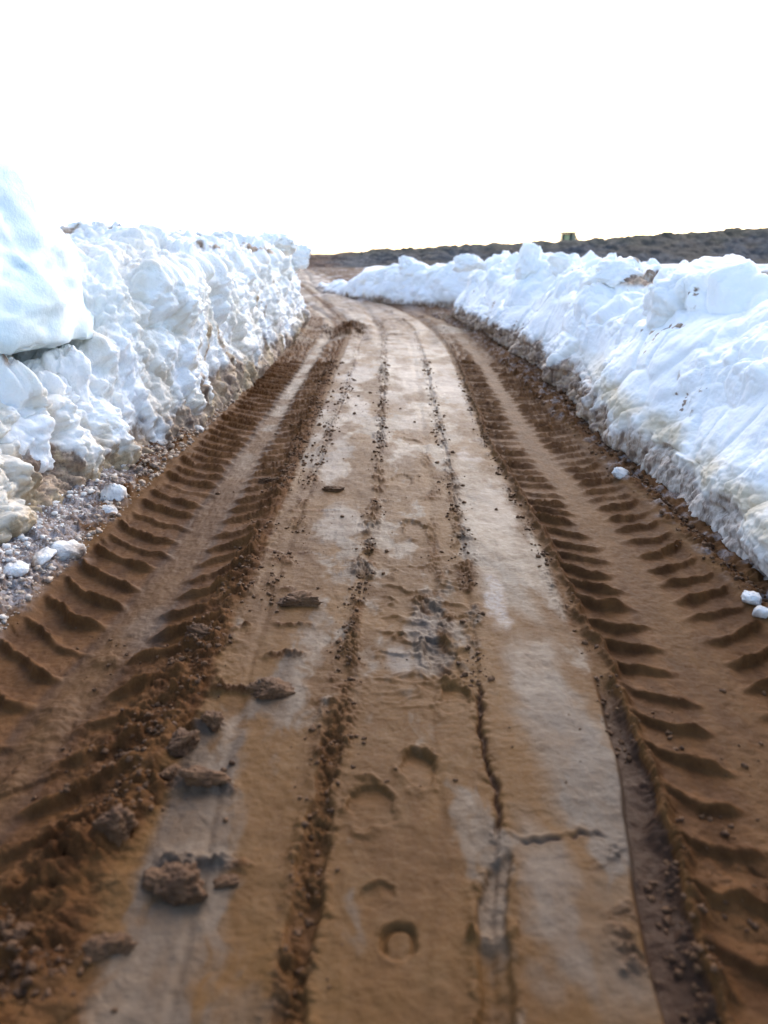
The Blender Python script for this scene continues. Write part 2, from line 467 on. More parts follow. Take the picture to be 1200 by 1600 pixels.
    # --- right wheel mark
    xr = rin + .285
    tr_ = s - xr
    b, fl, en = tread(-tr_, Y, .28, .31, .150, .22, 71, 1.0)
    h = h - .018 * fl + b * .026 * (1 - .6 * far) * (1 - .35 * (1 - sm(1.1, 1.45, Y))) - .003 * en * (1 - b) + .0010 * rough * fl
    mk = band(tr_, -.29, .33, .02)
    loose = np.maximum(loose, mk * (.75 + .20 * en) * (1 - .3 * band(tr_, -.07, .07, .03)))
    wet = np.where(mk > .5, .40 + .3 * (1 - b) * fl, wet)
    scal = .010 * np.sin(Y / .150 * 2 * np.pi) + .012 * n2(X, Y, 9, 72)
    rb = np.exp(-((tr_ + .285 + scal) / (.016 + .012 * (1 - sm(1.2, 2, Y)))) ** 2) * (1 - .5 * far)
    h = h + rb * (.020 + .014 * lump_m + .010 * rough + .012 * lump_l); loose = np.maximum(loose, .55 * rb); wet = wet - .1 * rb
    # crumbs on both flanks of the right mark
    rb2 = np.exp(-((tr_ + .335) / .028) ** 2) * sm(1.9, 2.6, Y) * sm(-.3, .2, f2(X, Y, 5, 73, 2))
    h = h + rb2 * (.008 * lump_m + .008 * lump_s); loose = np.maximum(loose, .6 * rb2)
    rc = (1 - sm(1.15, 1.5, Y)) * sm(.60, .72, s)
    h = h + rc * (.014 * f2(X, Y, 7, 74, 4) + .020 * lump_l * sm(-.2, .3, f2(X, Y, 3, 75, 2)) + .010 * lump_m)
    # --- verge left: dirty crumbling snow rising to the bank
    vl = sm(-1.24, -1.36, s + .05 * f2(X, Y, 3.5, 81, 3)) * (1 - .5 * far)
    up = np.clip((-1.26 - s) / np.maximum(-1.22 - lf + 1e-3, .12), 0, 1.0)
    h = h + vl * (.01 + .05 * up ** 1.2 + .026 * lump_l + .014 * lump_m + .012 * rough + .030 * lumps(X, Y, 6.5, 82, keep=.4))
    wh = sm(.25, .95, up + .55 * f2(X, Y, 5, 83, 4) + .65 * (1 - sm(3.0, 4.3, Y)))
    snow = np.maximum(snow, vl * wh * .6); loose = np.maximum(loose, vl * .9); wet = wet - .35 * vl
    # --- verge right: a brown strip, a notch, then the undercut bank
    vr = sm(1.31, 1.37, s0 + .03 * f2(X, Y, 5, 84, 3))
    h = h + vr * (.012 + .018 * lump_l + .012 * lump_m + .008 * rough) + .02 * vr * sm(3.5, 6, Y) * lump_l
    h = h - .025 * np.exp(-((s0 - rf + .03) / .025) ** 2) * (1 - sm(3.8, 5, Y))
    loose = np.maximum(loose, vr * .9); wet = wet - .3 * vr
    snow = np.maximum(snow, vr * .35 * sm(.12, .5, f2(X, Y, 8, 85, 3) + .25 * (1 - sm(2.2, 3, Y)) * sm(1.36, 1.42, s0)))
    # --- further up the road: broken surface, old ruts that swing left
    fr = sm(9.6, 12.5, Y + .6 * n2(X, Y, 1.5, 90))
    rut = sum(a * np.exp(-((s0 - o - .22 * np.sin(Y * .33 + o * 3)) / w) ** 2) for o, w, a in ((-1.0, .10, 1), (-.45, .12, .9), (.15, .09, .8), (.75, .12, 1), (1.15, .1, .7)))
    lump_f = lumps(X, Y, 4.5, 91, keep=.35)
    h = h + fr * (.018 * f2(X, Y * .6, 2.4, 92, 4) - .045 * rut + .035 * lump_f * sm(-.1, .5, f2(X, Y, .9, 93, 2)))
    q = sm(-.15, .35, f2(X, Y * .5, 1.5, 94, 4))
    ice = np.where(fr > .01, ice * (1 - fr) + fr * (.85 * q * (1 - .8 * np.clip(rut, 0, 1))), ice)
    loose = loose * (1 - .45 * fr) + fr * .45 * np.clip(rut + lump_f, 0, 1)
    # the dark heap of turned soil left of the middle
    hp = np.exp(-(((X + .62) / .34) ** 2 + ((Y - 12.9) / .9) ** 2) ** 1.5) * (1 + .5 * f2(X, Y, 3, 95, 3))
    h = h + .10 * hp * (.5 + lump_f + .4 * rough); loose = np.maximum(loose, np.clip(1.4 * hp, 0, 1)); ice = ice * (1 - np.clip(1.5 * hp, 0, 1)); wet = wet - .3 * hp
    loose = np.maximum(loose, .6 * sm(13.5, 19, Y) * (.6 + .6 * np.clip(rut, 0, 1)))
    ice = ice * (1 - .7 * sm(14, 20, Y))
    # far rise of the road
    h = h + .15 * sm(24, 50, Y)
    snow = np.maximum(snow, .5 * sm(15, 22, Y) * sm(.1, .5, f2(X, Y * .4, 1.2, 96, 3)))
    # --- shoe marks
    for fx, fy, a, bl, dp, tn, rim, fill in FOOT:
        sel = (np.abs(X - fx) < a * 2.6) & (np.abs(Y - fy) < bl * 2.6)
        if not sel.any(): continue
        dx = X[sel] - fx; dy = Y[sel] - fy
        c_, s_ = math.cos(tn), math.sin(tn)
        u = (dx * c_ + dy * s_) / a; v = (-dx * s_ + dy * c_) / bl
        u = u * (1 + .22 * v) if not fill else u
        rr = (np.abs(u) ** 2.2 + np.abs(v) ** 2.2) ** (1 / 2.2) + (.08 if fill else .30) * f2(X[sel], Y[sel], 16, 97, 3)
        inside = 1 - sm(.82, 1.0, rr)
        tre = .25 * np.sin(v * 9) * inside * (.3 if fill else .5)
        if fill:      # heel: a horseshoe groove round a raised middle
            g = np.exp(-((rr - .85) / .17) ** 2) * (1 - .85 * sm(-.35, -.75, v))
            hh = -dp * g - .003 * inside
        else:
            hh = -dp * inside * (.35 + .75 * sm(-.7, .7, v)) + dp * .25 * tre
        hh = hh + rim * np.exp(-((rr - 1.16) / .15) ** 2) * (.15 + 1.4 * sm(-.1, .5, n2(X[sel], Y[sel], 14, 98)) + .4 * lump_m[sel] + .4 * rough[sel]) * (.5 + .6 * sm(-.5, .9, v))
        h[sel] += hh
        wet[sel] += .15 * inside
    # pressed folds around the scuffed steps of the middle strip
    fold = band(s, l1 + .09, l2 - .02, .04) * band(Y, 1.9, 2.9, .2)
    rid = 1 - np.abs(f2(X * .8, Y * 1.3, 6, 99, 3)) * 3.2
    h = h + fold * .010 * np.clip(rid, 0, 1) ** 2
    h = h + .0012 * rough * (1 - .8 * pan)
    return h, np.clip(ice, 0, 1), np.clip(loose, 0, 1), np.clip(wet, 0, 1), np.clip(snow, 0, 1)


def steps(a, b, f):
    r = [a]
    while r[-1] < b: r.append(r[-1] + f(r[-1]))
    return np.array(r)


ys = np.concatenate([np.linspace(-3, .55, 60)[:-1],
                     steps(.55, 60, lambda y: min(max(.0021 * (y * y + 1.44) / 1.9 * .9, .0024), .022 if y < 9 else (.05 if y < 16 else .3)))])
NX = 1150
xs = np.linspace(-1, 1, NX)
half = ip(ys, (-3, 2.3), (9, 1.95), (16, 2.2), (30, 4.2), (60, 8))
XX = xs[None, :] * half[:, None] + bend(ys)[:, None]
YY = np.repeat(ys[:, None], NX, 1)
X, Y = XX.ravel(), YY.ravel()
h, ice_, loose_, wet_, snow_ = road_height(X, Y)
road = mesh_np('road', np.stack([X, Y, h], 1), grid_quads(len(ys), NX)[:, ::-1], mat=MUD, attr=np.stack([ice_, loose_, wet_, snow_], 1))
tag(road, kind='structure')
print('road verts', len(X))

# ------------------------------------------------------------------ snow banks
def path_pts(pts, sp):
    P = np.array(pts, float)
    d = np.r_[0, np.cumsum(np.hypot(*np.diff(P, axis=0).T))]
    # smooth resample
    tt = np.linspace(0, d[-1], int(d[-1] / .05))
    q = np.stack([np.interp(tt, d, P[:, 0]), np.interp(tt, d, P[:, 1])], 1)
    k = np.hanning(15); k /= k.sum()
    q = np.stack([np.convolve(np.pad(q[:, i], 7, 'edge'), k, 'valid') for i in (0, 1)], 1)
    dd = np.r_[0, np.cumsum(np.hypot(*np.diff(q, axis=0).T))]
    u = [0.0]
    while u[-1] < dd[-1]:
        yy = np.hypot(np.interp(u[-1], dd, q[:, 0]), np.interp(u[-1], dd, q[:, 1]))
        u.append(u[-1] + sp * min(max(yy, 1.6), 16))
    u = np.array(u[:-1])
    px, py = np.interp(u, dd, q[:, 0]), np.interp(u, dd, q[:, 1])
    tx, ty = np.gradient(px), np.gradient(py)
    L = np.hypot(tx, ty)
    return u, px, py, tx / L, ty / L


def bank(name, pts, side, prof, crest, disp, dirtf, mat, sp=.0024, n_face=230, n_top=90):
    """a wall of snow: prof(u, py) gives lists (distance from foot, height share); crest(py) the height"""
    u, px, py, tx, ty = path_pts(pts, sp)
    nx, ny = ty * side, -tx * side           # away from the road
    vk, dk, zk = prof
    v = np.concatenate([np.linspace(0, vk[3], n_face, endpoint=False), np.linspace(vk[3], 1, n_top)])
    d = np.interp(v, vk, dk); z = np.interp(v, vk, zk)
    k = np.hanning(13); k /= k.sum()
    d = np.convolve(np.pad(d, 6, 'reflect', reflect_type='odd'), k, 'valid'); z = np.convolve(np.pad(z, 6, 'reflect', reflect_type='odd'), k, 'valid')
    dn, zn = np.gradient(d), np.gradient(z)
    L = np.hypot(dn, zn); pn, pz = -zn / L, dn / L      # outward (towards road / up)
    H = crest(px, py)
    Xb = px[:, None] + nx[:, None] * d[None, :]; Yb = py[:, None] + ny[:, None] * d[None, :]
    Zb = z[None, :] * H[:, None] - .06
    NXb = nx[:, None] * pn[None, :]; NYb = ny[:, None] * pn[None, :]; NZb = np.repeat(pz[None, :], len(u), 0)
    sh = Xb.shape
    Xf, Yf, Zf = Xb.ravel(), Yb.ravel(), Zb.ravel()
    V = np.repeat(v[None, :], len(u), 0).ravel()
    dsp = disp(Xf, Yf, Zf, V)
    Xf = Xf + NXb.ravel() * dsp; Yf = Yf + NYb.ravel() * dsp; Zf = Zf + NZb.ravel() * dsp
    q = grid_quads(*sh)
    if side > 0: q = q[:, ::-1]
    a = dirtf(Xf, Yf, Zf, V, dsp)
    o = mesh_np(name, np.stack([Xf, Yf, Zf], 1), q, mat=mat, attr=a)
    return o


def chunky(X, Y, Z, sd):
    """rounded lumps of pushed snow in three sizes"""
    wx, wy, wz = X + .06 * n3(X, Y, Z, 5, sd), Y + .06 * n3(X, Y, Z, 5, sd + 1), Z + .06 * n3(X, Y, Z, 5, sd + 2)
    a1, b1, r1 = w3(wx, wy, wz, 3.6, sd)
    a2, b2, r2 = w3(wx, wy, wz, 8.5, sd + 1)
    a3, b3, r3 = w3(wx, wy, wz, 20, sd + 2)
    L1 = np.clip(1 - a1 * a1 * 1.5, 0, 1) * (.35 + r1)
    L2 = np.clip(1 - a2 * a2 * 1.6, 0, 1) * (.2 + r2)
    L3 = np.clip(1 - a3 * a3 * 1.6, 0, 1) * (.2 + r3)
    gap = 1 - sm(.0, .14, b1 - a1)
    return L1, L2, L3, gap


def zone(y, *pts): return ip(y, *pts)


# left bank
def disp_l(X, Y, Z, V):
    L1, L2, L3, gap = chunky(X, Y, Z, 101)
    big = f3(X, Y, Z, .9, 105, 3)
    st = f3(X * 1.0, Y * 1.0, Z * .28, 5.5, 106, 4)
    m = sm(-.35, .35, f3(X, Y, Z, 1.3, 107, 2))
    up = sm(.45, 1.0, Z)
    low = 1 - sm(.15, .6, Z)
    near = 1 - sm(4.2, 5.6, Y)
    d = .14 * big + (.12 * L1 - .05) * np.clip(.7 * m + .4 * up + .3 * near, 0, 1) + .055 * L2 * np.clip(m * 1.3 - .2 + .5 * near + .3 * up, 0, 1) + .055 * f3(X, Y, Z, 3.4, 116, 5, .58) + .022 * L3 * np.clip(.3 + near + .5 * up + .5 * low, 0, 1.2)
    d = d + .045 * st * (1 - .5 * near) + .022 * f3(X, Y, Z, 12, 109, 5, .62) - .030 * gap * sm(-.1, .4, n3(X, Y, Z, 1.5, 108))
    foot = sm(0, .06, V)
    d = d + .04
    return d * (.3 + .7 * foot) * (1 - sm(.8, .98, V) * .6)


def dirt_l(X, Y, Z, V, dsp):
    n = f3(X, Y, Z * .7, 3.2, 111, 4); n2_ = f3(X, Y, Z, 1.3, 112, 3)
    low = (1 - sm(.02, .40, Z - .25 * n)) * ip(Y, (2, .55), (4.5, .8), (7, .75), (15, .55))
    spl = sm(.30, .75, f3(X, Y, Z * .45, 2.6, 113, 4) + .25 * n2_) * .75
    top = sm(.45, .8, f3(X, Y, Z, 3.5, 114, 3)) * sm(1.1, 1.3, Z) * .9
    tint = .55 * sm(-.10, .45, f3(X, Y, Z * .6, 1.6, 117, 5, .6)) + .6 * sm(.15, .5, f3(X, Y, Z * .6, 6, 118, 5, .6)) * sm(-.2, .3, n2_)
    d = np.clip(low + .95 * spl + .8 * top + .03, 0, 1)
    return np.stack([d, np.clip(tint * (1.2 - .5 * Z), 0, .65), 0 * d, 0 * d], 1)


LPATH = [(-2.75, -3), (-2.4, .5), (-1.95, 2), (-1.71, 3.3), (-1.53, 4.15), (-1.36, 5.6), (-1.31, 7.4), (-1.36, 11), (-1.48, 14.2), (-1.75, 15.4), (-3.2, 21), (-6.8, 37), (-10, 50)]
prof_l = ([0, .12, .45, .62, .80, 1.0], [-.05, .03, .22, .52, 1.5, 4.2], [0, .22, .86, 1.0, .99, .55])
crest_l = lambda px, py: ip(py, (-3, 1.2), (3, .60), (4.4, .62), (4.9, 1.14), (7, 1.20), (10, 1.28), (14.5, 1.33), (17, 1.2), (30, .9), (50, .7)) + .05 + .04 * n2(py, py * 0, 1.2, 121)
lb = bank('snow_bank', LPATH, -1, prof_l, crest_l, disp_l, dirt_l, SNOW)
tag(lb, 'tall crumbling snow bank with brown splashes on the left side of the road', 'snow bank')


def disp_r(X, Y, Z, V):
    L1, L2, L3, gap = chunky(X, Y, Z, 131)
    big = f3(X, Y, Z, .8, 135, 3)
    up = sm(.55, .95, Z)
    sc_ = 1 - np.abs(f3(X, Y, Z, 2.0, 137, 3))           # soft scraped shelves
    low = 1 - sm(.12, .45, Z)
    pl, pl2, pr = w3(X + .15 * big, Y, Z * 1.3, 1.5, 146)
    pil = np.clip(1 - pl * pl, 0, 1) * (.4 + .8 * pr) * (1 - np.exp(-((pl2 - pl) / .05) ** 2) * .8)
    mm = sm(-.2, .4, f3(X, Y, Z, 1.2, 147, 2))
    d = .14 * big + .05 * pil - .02 + (.17 * L1 - .06) * (up * (.5 + .5 * mm) + .12 * mm) + .05 * L2 * np.clip(up + .35 * mm - .1, 0, 1) * (.3 + .7 * mm) + .016 * L3 * (.10 + .7 * up * mm)
    d = d + .034 * f3(X, Y, Z * 1.4, 2.0, 138, 4, .42) + .008 * f3(X, Y, Z, 11, 130, 4, .6) * (.3 + mm) + .012 * up * f3(X, Y, Z, 9, 148, 4, .6) - .060 * gap * np.clip(up + .3 * mm, 0, 1) * sm(-.1, .3, n3(X, Y, Z, 1.4, 139))
    farlow = low * sm(4.2, 6, Y)
    d = d + farlow * (.07 * L2 + .035 * L3) + low * .018 * f3(X, Y, Z, 22, 140, 3)
    foot = sm(0, .05, V)
    return d * (.25 + .75 * foot) * (1 - sm(.8, .98, V) * .6)


def dirt_r(X, Y, Z, V, dsp):
    n = f3(X, Y, Z, 3.6, 141, 4)
    edge = ip(Y, (2, .20), (4, .22), (6, .32), (9, .34), (16, .25))
    low = (1 - sm(edge * .45, edge * 1.15, Z - .09 * n)) * ip(Y, (2, .5), (4, .55), (6.5, .8))
    spl = sm(.30, .6, f3(X, Y, Z, 15, 143, 3)) * sm(.25, .5, f3(X, Y, Z, 1.9, 144, 2)) * .9
    pocket = np.exp(-(((Y - 7.0) / .35) ** 2 + ((Z - .98) / .07) ** 2)) * .9
    d = np.clip(low + spl * sm(.1, .3, Z) + pocket + .0, 0, 1)
    icy = (1 - sm(.02, .11, np.abs(Z - edge * 1.05 - .05 * n))) * (1 - sm(5, 8, Y)) * sm(-.8, -.1, f3(X, Y, Z, 2.3, 149, 3))
    return np.stack([d, icy, 0 * d, 0 * d], 1)


RPATH = [(1.55, -3), (1.50, 0), (1.46, 2.5), (1.50, 3.8), (1.54, 5), (1.68, 9), (1.58, 12), (1.40, 15.0), (1.45, 16.0), (2.1, 16.8), (3.2, 17.2)]
prof_r = ([0, .12, .40, .60, .80, 1.0], [-.03, .00, .26, .62, 1.7, 4.6], [0, .28, .74, 1.0, .97, .62])
crest_r = lambda px, py: ip(py, (-3, .98), (2.5, .98), (5, .98), (6.5, 1.02), (9, 1.04), (12, 1.04), (14.8, 1.10), (16.5, 1.0), (18, .8)) + .05 * n2(py, py * 0, 1.1, 145) + .05 * f2(py, py * 0, 3.1, 146, 3) + .0
rb_ = bank('snow_bank', RPATH, 1, prof_r, crest_r, disp_r, dirt_r, SNOWS)
tag(rb_, 'long smooth snow bank with a muddy undercut foot on the right side of the road', 'snow bank')

FPATH = [(4.2, 17.0), (2.6, 17.4), (1.3, 18.0), (.2, 20.0), (-1.0, 22.6), (-1.7, 24.3), (-2.2, 26.5), (-2.4, 28)]
prof_f = ([0, .12, .42, .60, .80, 1.0], [-.02, .03, .22, .45, 1.2, 3.0], [0, .28, .85, 1.0, .95, .6])
crest_f = lambda px, py: ip(py, (17, .98), (19, .93), (21, .86), (22.3, .70), (23.6, .42), (25.5, .22), (28, .15)) + .05 * n2(py, py * 0, 1.0, 151)


def disp_f(X, Y, Z, V):
    L1, L2, L3, gap = chunky(X * .6, Y * .6, Z * .6, 161)
    return (.12 * f3(X, Y, Z, .8, 163, 3) + .14 * L1 - .06 + .05 * L2 + .02 * L3) * (.3 + .7 * sm(0, .06, V)) * (1 - sm(.8, .98, V) * .6)


def dirt_f(X, Y, Z, V, dsp):
    d = (1 - sm(.0, .22, Z - .12 * f3(X, Y, Z, 2.5, 165, 3))) * .6
    return np.stack([d, 0 * d, 0 * d, 0 * d], 1)


fb_ = bank('snow_bank', FPATH, 1, prof_f, crest_f, disp_f, dirt_f, SNOW, sp=.0024, n_face=110, n_top=50)
tag(fb_, 'low far snow bank where the road bends left, beyond the end of the right bank', 'snow bank')

# ------------------------------------------------------------------ setting behind
def sheet(name, x0, x1, y0, y1, nx, ny, zf, mat, df=None):
    a, b = np.meshgrid(np.linspace(x0, x1, nx), np.linspace(y0, y1, ny))
    a, b = a.ravel(), b.ravel()
    z = zf(a, b)
    d = df(a, b, z) if df else np.zeros_like(a)
    o = mesh_np(name, np.stack([a, b, z], 1), grid_quads(ny, nx)[:, ::-1], mat=mat, attr=np.stack([d, 0 * d, 0 * d, 0 * d], 1))
    return tag(o, kind='structure')


GROUND, nt, p = new_mat('bare_ground')
nt.links.new(mix(nt, noise_node(nt, .6, 8, .7), (.11, .07, .045), (.2, .14, .10)), p.inputs['Base Color'])
p.inputs['Roughness'].default_value = .9
sheet('ground', -400, 400, -60, 700, 40, 40, lambda x, y: 0 * x - .25, GROUND)
snow_z = lambda x, y, o: .62 + o + .06 * f2(x, y, .25, 171, 3) + .03 * f2(x, y, 1.5, 172, 3)
sheet('snow_field', 3.6, 75, -10, 66, 160, 170, lambda x, y: snow_z(x, y, 0) - .25 * sm(30, 60, y), SNOWS, lambda x, y, z: .08 + .2 * sm(.2, .6, f2(x, y, .5, 173, 3)))
# part behind the bend
a = sheet('snow_field', 0, 1, 0, 1, 60, 90, lambda x, y: 0 * x, SNOWS)
co = np.zeros((len(a.data.vertices), 3), np.float32); a.data.vertices.foreach_get('co', co.ravel())
bu, bv = co[:, 0].copy(), co[:, 1].copy()
by = 24 + bv * 42; bx0 = -1.6 - (by - 24) * .07
co[:, 0] = bx0 + bu * (3.7 - bx0); co[:, 1] = by
co[:, 2] = snow_z(co[:, 0], by, 0) * sm(0, .45, bu) * sm(0, .2, bv) - .25 * sm(30, 60, by) - .12
a.data.vertices.foreach_set('co', co.ravel()); a.data.update()
sheet('snow_field', -70, -5.0, -10, 52, 130, 130, lambda x, y: snow_z(x, y, -.05) * sm(-(y - 10) * .25 - 4.5, -(y - 10) * .25 - 6.5, x), SNOWS, lambda x, y, z: .08 + 0 * x)

# dark stony ridge
RIDGE, nt, p = new_mat('ridge_rubble')
rn = noise_node(nt, 1.4, 8, .75); rn2 = noise_node(nt, 5, 6, .7); rn3 = noise_node(nt, .25, 3, .6)
col = mix(nt, ramp(nt, rn, .38, .62), (.040, .043, .049), (.115, .116, .118))
col = mix(nt, ramp(nt, rn3, .45, .62, 0, .6), col, (.115, .085, .05))
_, tp, br, _ = mask_nodes(nt)
col = mix(nt, fmath(nt, 'MULTIPLY', tp, ramp(nt, rn, .3, .55, .5, 1)), col, (.105, .092, .050))
col = mix(nt, br, col, (.16, .085, .05))
col = mix(nt, ramp(nt, rn2, .62, .72, 0, .5), col, (.3, .29, .28))
nt.links.new(col, p.inputs['Base Color']); p.inputs['Roughness'].default_value = .9
add_bump(nt, p, [(rn2, .25), (rn, .3)])
def ridge_top(x):
    return np.interp(x, [-60, -20, -9, -6, -4, -2, 1, 5, 10, 15, 20, 25, 30, 45, 75], [.7, .8, .85, 1.0, 1.1, 1.25, 1.5, 1.68, 1.92, 2.1, 2.5, 2.8, 3.2, 3.7, 4.0])
gx, gv = np.meshgrid(np.linspace(-60, 75, 1150), np.linspace(0, 1, 130))
gx, gv = gx.ravel(), gv.ravel()
prof = np.interp(gv, [0, .55, .62, .8, 1], [0, .97, 1.0, .9, -.1])
gy = 53 + gv * 16
gz = ridge_top(gx) * prof - .05
w_a, w_b, w_r = w2(gx + .4 * n2(gx, gy, .9, 181), gy + .4 * n2(gx, gy, .9, 182), .75, 183)
w_c, _, w_r2 = w2(gx, gy, 2.1, 184)
hump = np.sin(np.clip(gv, 0, 1) * np.pi) ** .5
gz = gz + hump * (.22 * np.clip(1 - w_a ** 2 * 1.4, 0, 1) * (.3 + w_r) + .14 * np.clip(1 - w_c ** 2 * 1.5, 0, 1) * w_r2 + .16 * f2(gx, gy, .5, 185, 5, .6) - .22)
tp = sm(.62, .95, gz / np.maximum(ridge_top(gx), .3) + .2 * f2(gx, gy, .5, 186, 3)) * .55
br = (1 - sm(-5.5, -2.0, gx + f2(gx, gy, .5, 187, 2)))
ridge = mesh_np('rubble_ridge', np.stack([gx, gy, gz], 1), grid_quads(130, 1150)[:, ::-1], mat=RIDGE, attr=np.stack([0 * tp, tp, br, 0 * tp], 1))
tag(ridge, kind='structure')

# ------------------------------------------------------------------ lumps of snow and clods of mud (things)
def lump_mesh(name, r, seed, mat, cut=4, rough=.16, sub=5, dirt=0.0, low_dirt=0.0, fine=.05, flat=None, pw=2.0):
    v, f = ICO[sub]
    v = v.copy()
    rs = np.random.RandomState(seed)
    v = v / (np.abs(v) ** pw).sum(1)[:, None] ** (1 / pw)
    for _ in range(cut):           # broken faces
        n = rs.normal(size=3); n /= np.linalg.norm(n); dd = .55 + .3 * rs.rand()
        t = v @ n - dd
        v = v - np.where(t > 0, t * .85, 0)[:, None] * n
    d = rough * f3(v[:, 0], v[:, 1], v[:, 2], 1.3, seed % 60, 3) + fine * f3(v[:, 0], v[:, 1], v[:, 2], 6, seed % 60 + 3, 4, .6)
    a1, b1, r1 = w3(v[:, 0], v[:, 1], v[:, 2], 2.6, seed % 60)
    d = d + rough * .5 * np.clip(1 - a1 * a1 * 1.5, 0, 1) * r1
    v = v * (1 + d)[:, None]
    if flat is not None:
        v[:, 2] = np.where(v[:, 2] < flat, flat + (v[:, 2] - flat) * .12, v[:, 2])
        v = v + .055 * np.stack([f3(v[:, 0], v[:, 1], v[:, 2], 2.6, 70 + q, 5, .55) for q in (0, 9, 18)], 1)
    v = v * np.array(r)
    m = np.clip(dirt * (1 + 1.2 * f3(v[:, 0], v[:, 1], v[:, 2], 6, 5, 3)) + low_dirt * (1 - sm(-r[2], r[2] * .2, v[:, 2])), 0, 1)
    return mesh_np(name, v, tris=f, mat=mat, attr=np.stack([m, 0 * m, 0 * m, 0 * m], 1))


def at_ground(px, py, z=0.0):
    """where the ray of the photo's pixel meets height z: gives world x, y"""
    k = .3206 + (py - 800) / 1200 * .9472
    t = (CAM_H - z) / k
    return (px - 600) / 1200 * t, t * (.9472 - (py - 800) / 1200 * -.3206 * -1), t


def zroad(x, y):
    return float(road_height(np.array([x]), np.array([y]))[0][0])


# big blocks on the banks: x, y, z, radii, turn, seed, mat, dirt, label, cat
BL = [
    (-2.78, 4.36, .93, (1.10, 1.30, .88), (0, 0, .12), 11, SNOW_SHADED, 0, 'snow_slab', 'big smooth overhanging snow slab at the left edge of the photo', 'snow slab', 0, .09),
    (-1.76, 4.25, .50, (.12, .15, .20), (.05, .1, .2), 12, SNOW, 0.03, 'snow_block', 'rounded upright snow lump propping the big smooth slab on the left', 'snow block', 2, .28),
    (-1.95, 3.95, .44, (.16, .18, .14), (0, 0, .4), 13, SNOW, .1, 'snow_block', 'knobbly snow lump in the dark gap below the big slab, at the left edge', 'snow block', 3, .16),
    (-1.86, 3.70, .30, (.17, .20, .15), (0, .2, 1), 14, SNOW, .06, 'snow_block', 'blue-white bulging snow lump low on the left bank, under the slab', 'snow block', 2, .2),
    (2.22, 5.35, .95, (.30, .30, .22), (.1, -.12, .3), 21, SNOWS, 0, 'snow_boulder', 'largest rounded snow boulder on top of the right bank', 'snow boulder', 5, .2),
    (2.18, 4.92, .90, (.13, .13, .10), (0, 0, .3), 22, SNOWS, 0, 'snow_block', 'small pale snow block leaning under the largest boulder of the right bank', 'snow block', 5, .25),
    (1.98, 5.35, .86, (.20, .22, .16), (0, .2, .8), 23, SNOW, .05, 'snow_block', 'grey-white snow block wedged left of and below the largest boulder', 'snow block', 5, .28),
    (2.02, 11.3, 1.05, (.17, .22, .24), (.1, .1, .2), 24, SNOW, .02, 'snow_block', 'upright snow block standing highest on the right bank, below the far tractor', 'snow block', 6, .3),
    (2.42, 10.6, 1.0, (.20, .24, .15), (0, .3, .9), 25, SNOW, .02, 'snow_block', 'pointed snow block just right of the highest upright block', 'snow block', 6, .3),
    (2.15, 7.4, 1.0, (.22, .24, .11), (0, 0, 1.2), 26, SNOW, .04, 'snow_block', 'broad low snow block on the right bank between upright block and boulder', 'snow block', 6, .3),
    (1.62, 15.2, 1.0, (.25, .30, .16), (0, 0, .6), 27, SNOW, 0, 'snow_block', 'snow block on the far corner of the right bank where it ends', 'snow block', 6, .3),
    (.55, 20.1, .90, (.22, .22, .17), (0, 0, .1), 28, SNOW, 0, 'snow_block', 'single round snow block on top of the far bank', 'snow block', 5, .28),
    (-1.72, 12.6, 1.32, (.30, .45, .16), (0, .1, .2), 31, SNOW, .12, 'snow_block', 'dirty-topped snow block crowning the far end of the left bank', 'snow block', 6, .3),
    (-1.98, 9.4, 1.26, (.24, .35, .13), (0, 0, .7), 32, SNOW, .3, 'snow_block', 'brown-stained snow block on the crest of the left bank', 'snow block', 6, .3),
    (-1.66, 14.9, 1.08, (.26, .30, .24), (0, 0, .3), 33, SNOW, .02, 'snow_block', 'squared snow block at the very end of the left bank beside the bend', 'snow block', 6, .3),
]
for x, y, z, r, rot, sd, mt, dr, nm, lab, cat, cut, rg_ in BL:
    o = lump_mesh(nm, r, sd, mt, cut=cut, rough=rg_, sub=6 if r[1] > .25 else 5, dirt=dr, fine=.012 if mt is SNOW_SHADED else .03 if mt is SNOWS else .07, flat=-.21 if nm == 'snow_slab' else None, pw=2.0 if nm == 'snow_slab' else 3.0)
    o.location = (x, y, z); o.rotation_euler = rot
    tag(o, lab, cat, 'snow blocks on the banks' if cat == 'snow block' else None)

# loose chunks of snow at the foot of the banks (photo px, py, half size in px, ...)
CH = [
    (104, 858, 24, (1.15, .9, .72), 'brightest angular snow chunk on the left verge, nearest the tyre marks', 5, 0.0),
    (167, 796, 15, (1, 1, .7), 'small white snow chunk beside the tall round one on the left verge', 2, 0.0),
    (178, 772, 20, (.9, .9, 1.1), 'tall round greyish snow chunk at the foot of the left bank', 2, .08),
    (24, 882, 17, (1, 1, .8), 'small rounded snow chunk at the left edge of the verge', 2, .02),
    (66, 872, 20, (1.2, 1, .6), 'flat grey snow chunk left of the brightest chunk on the verge', 3, .12),
    (308, 668, 9, (1.1, 1, .8), 'pair-sized pale snow chunk low on the left verge by the far tread bars', 2, .08),
    (972, 740, 13, (1.3, 1, .75), 'lone grey-white snow chunk on the mud at the foot of the right bank', 3, .05),
    (1172, 938, 17, (1.3, 1, .7), 'crumbly snow chunk at the right edge where the bank meets the mud', 3, .10),
    (1190, 962, 13, (1, 1, .8), 'smaller snow chunk just below the crumbly one at the right edge', 3, .12),
]
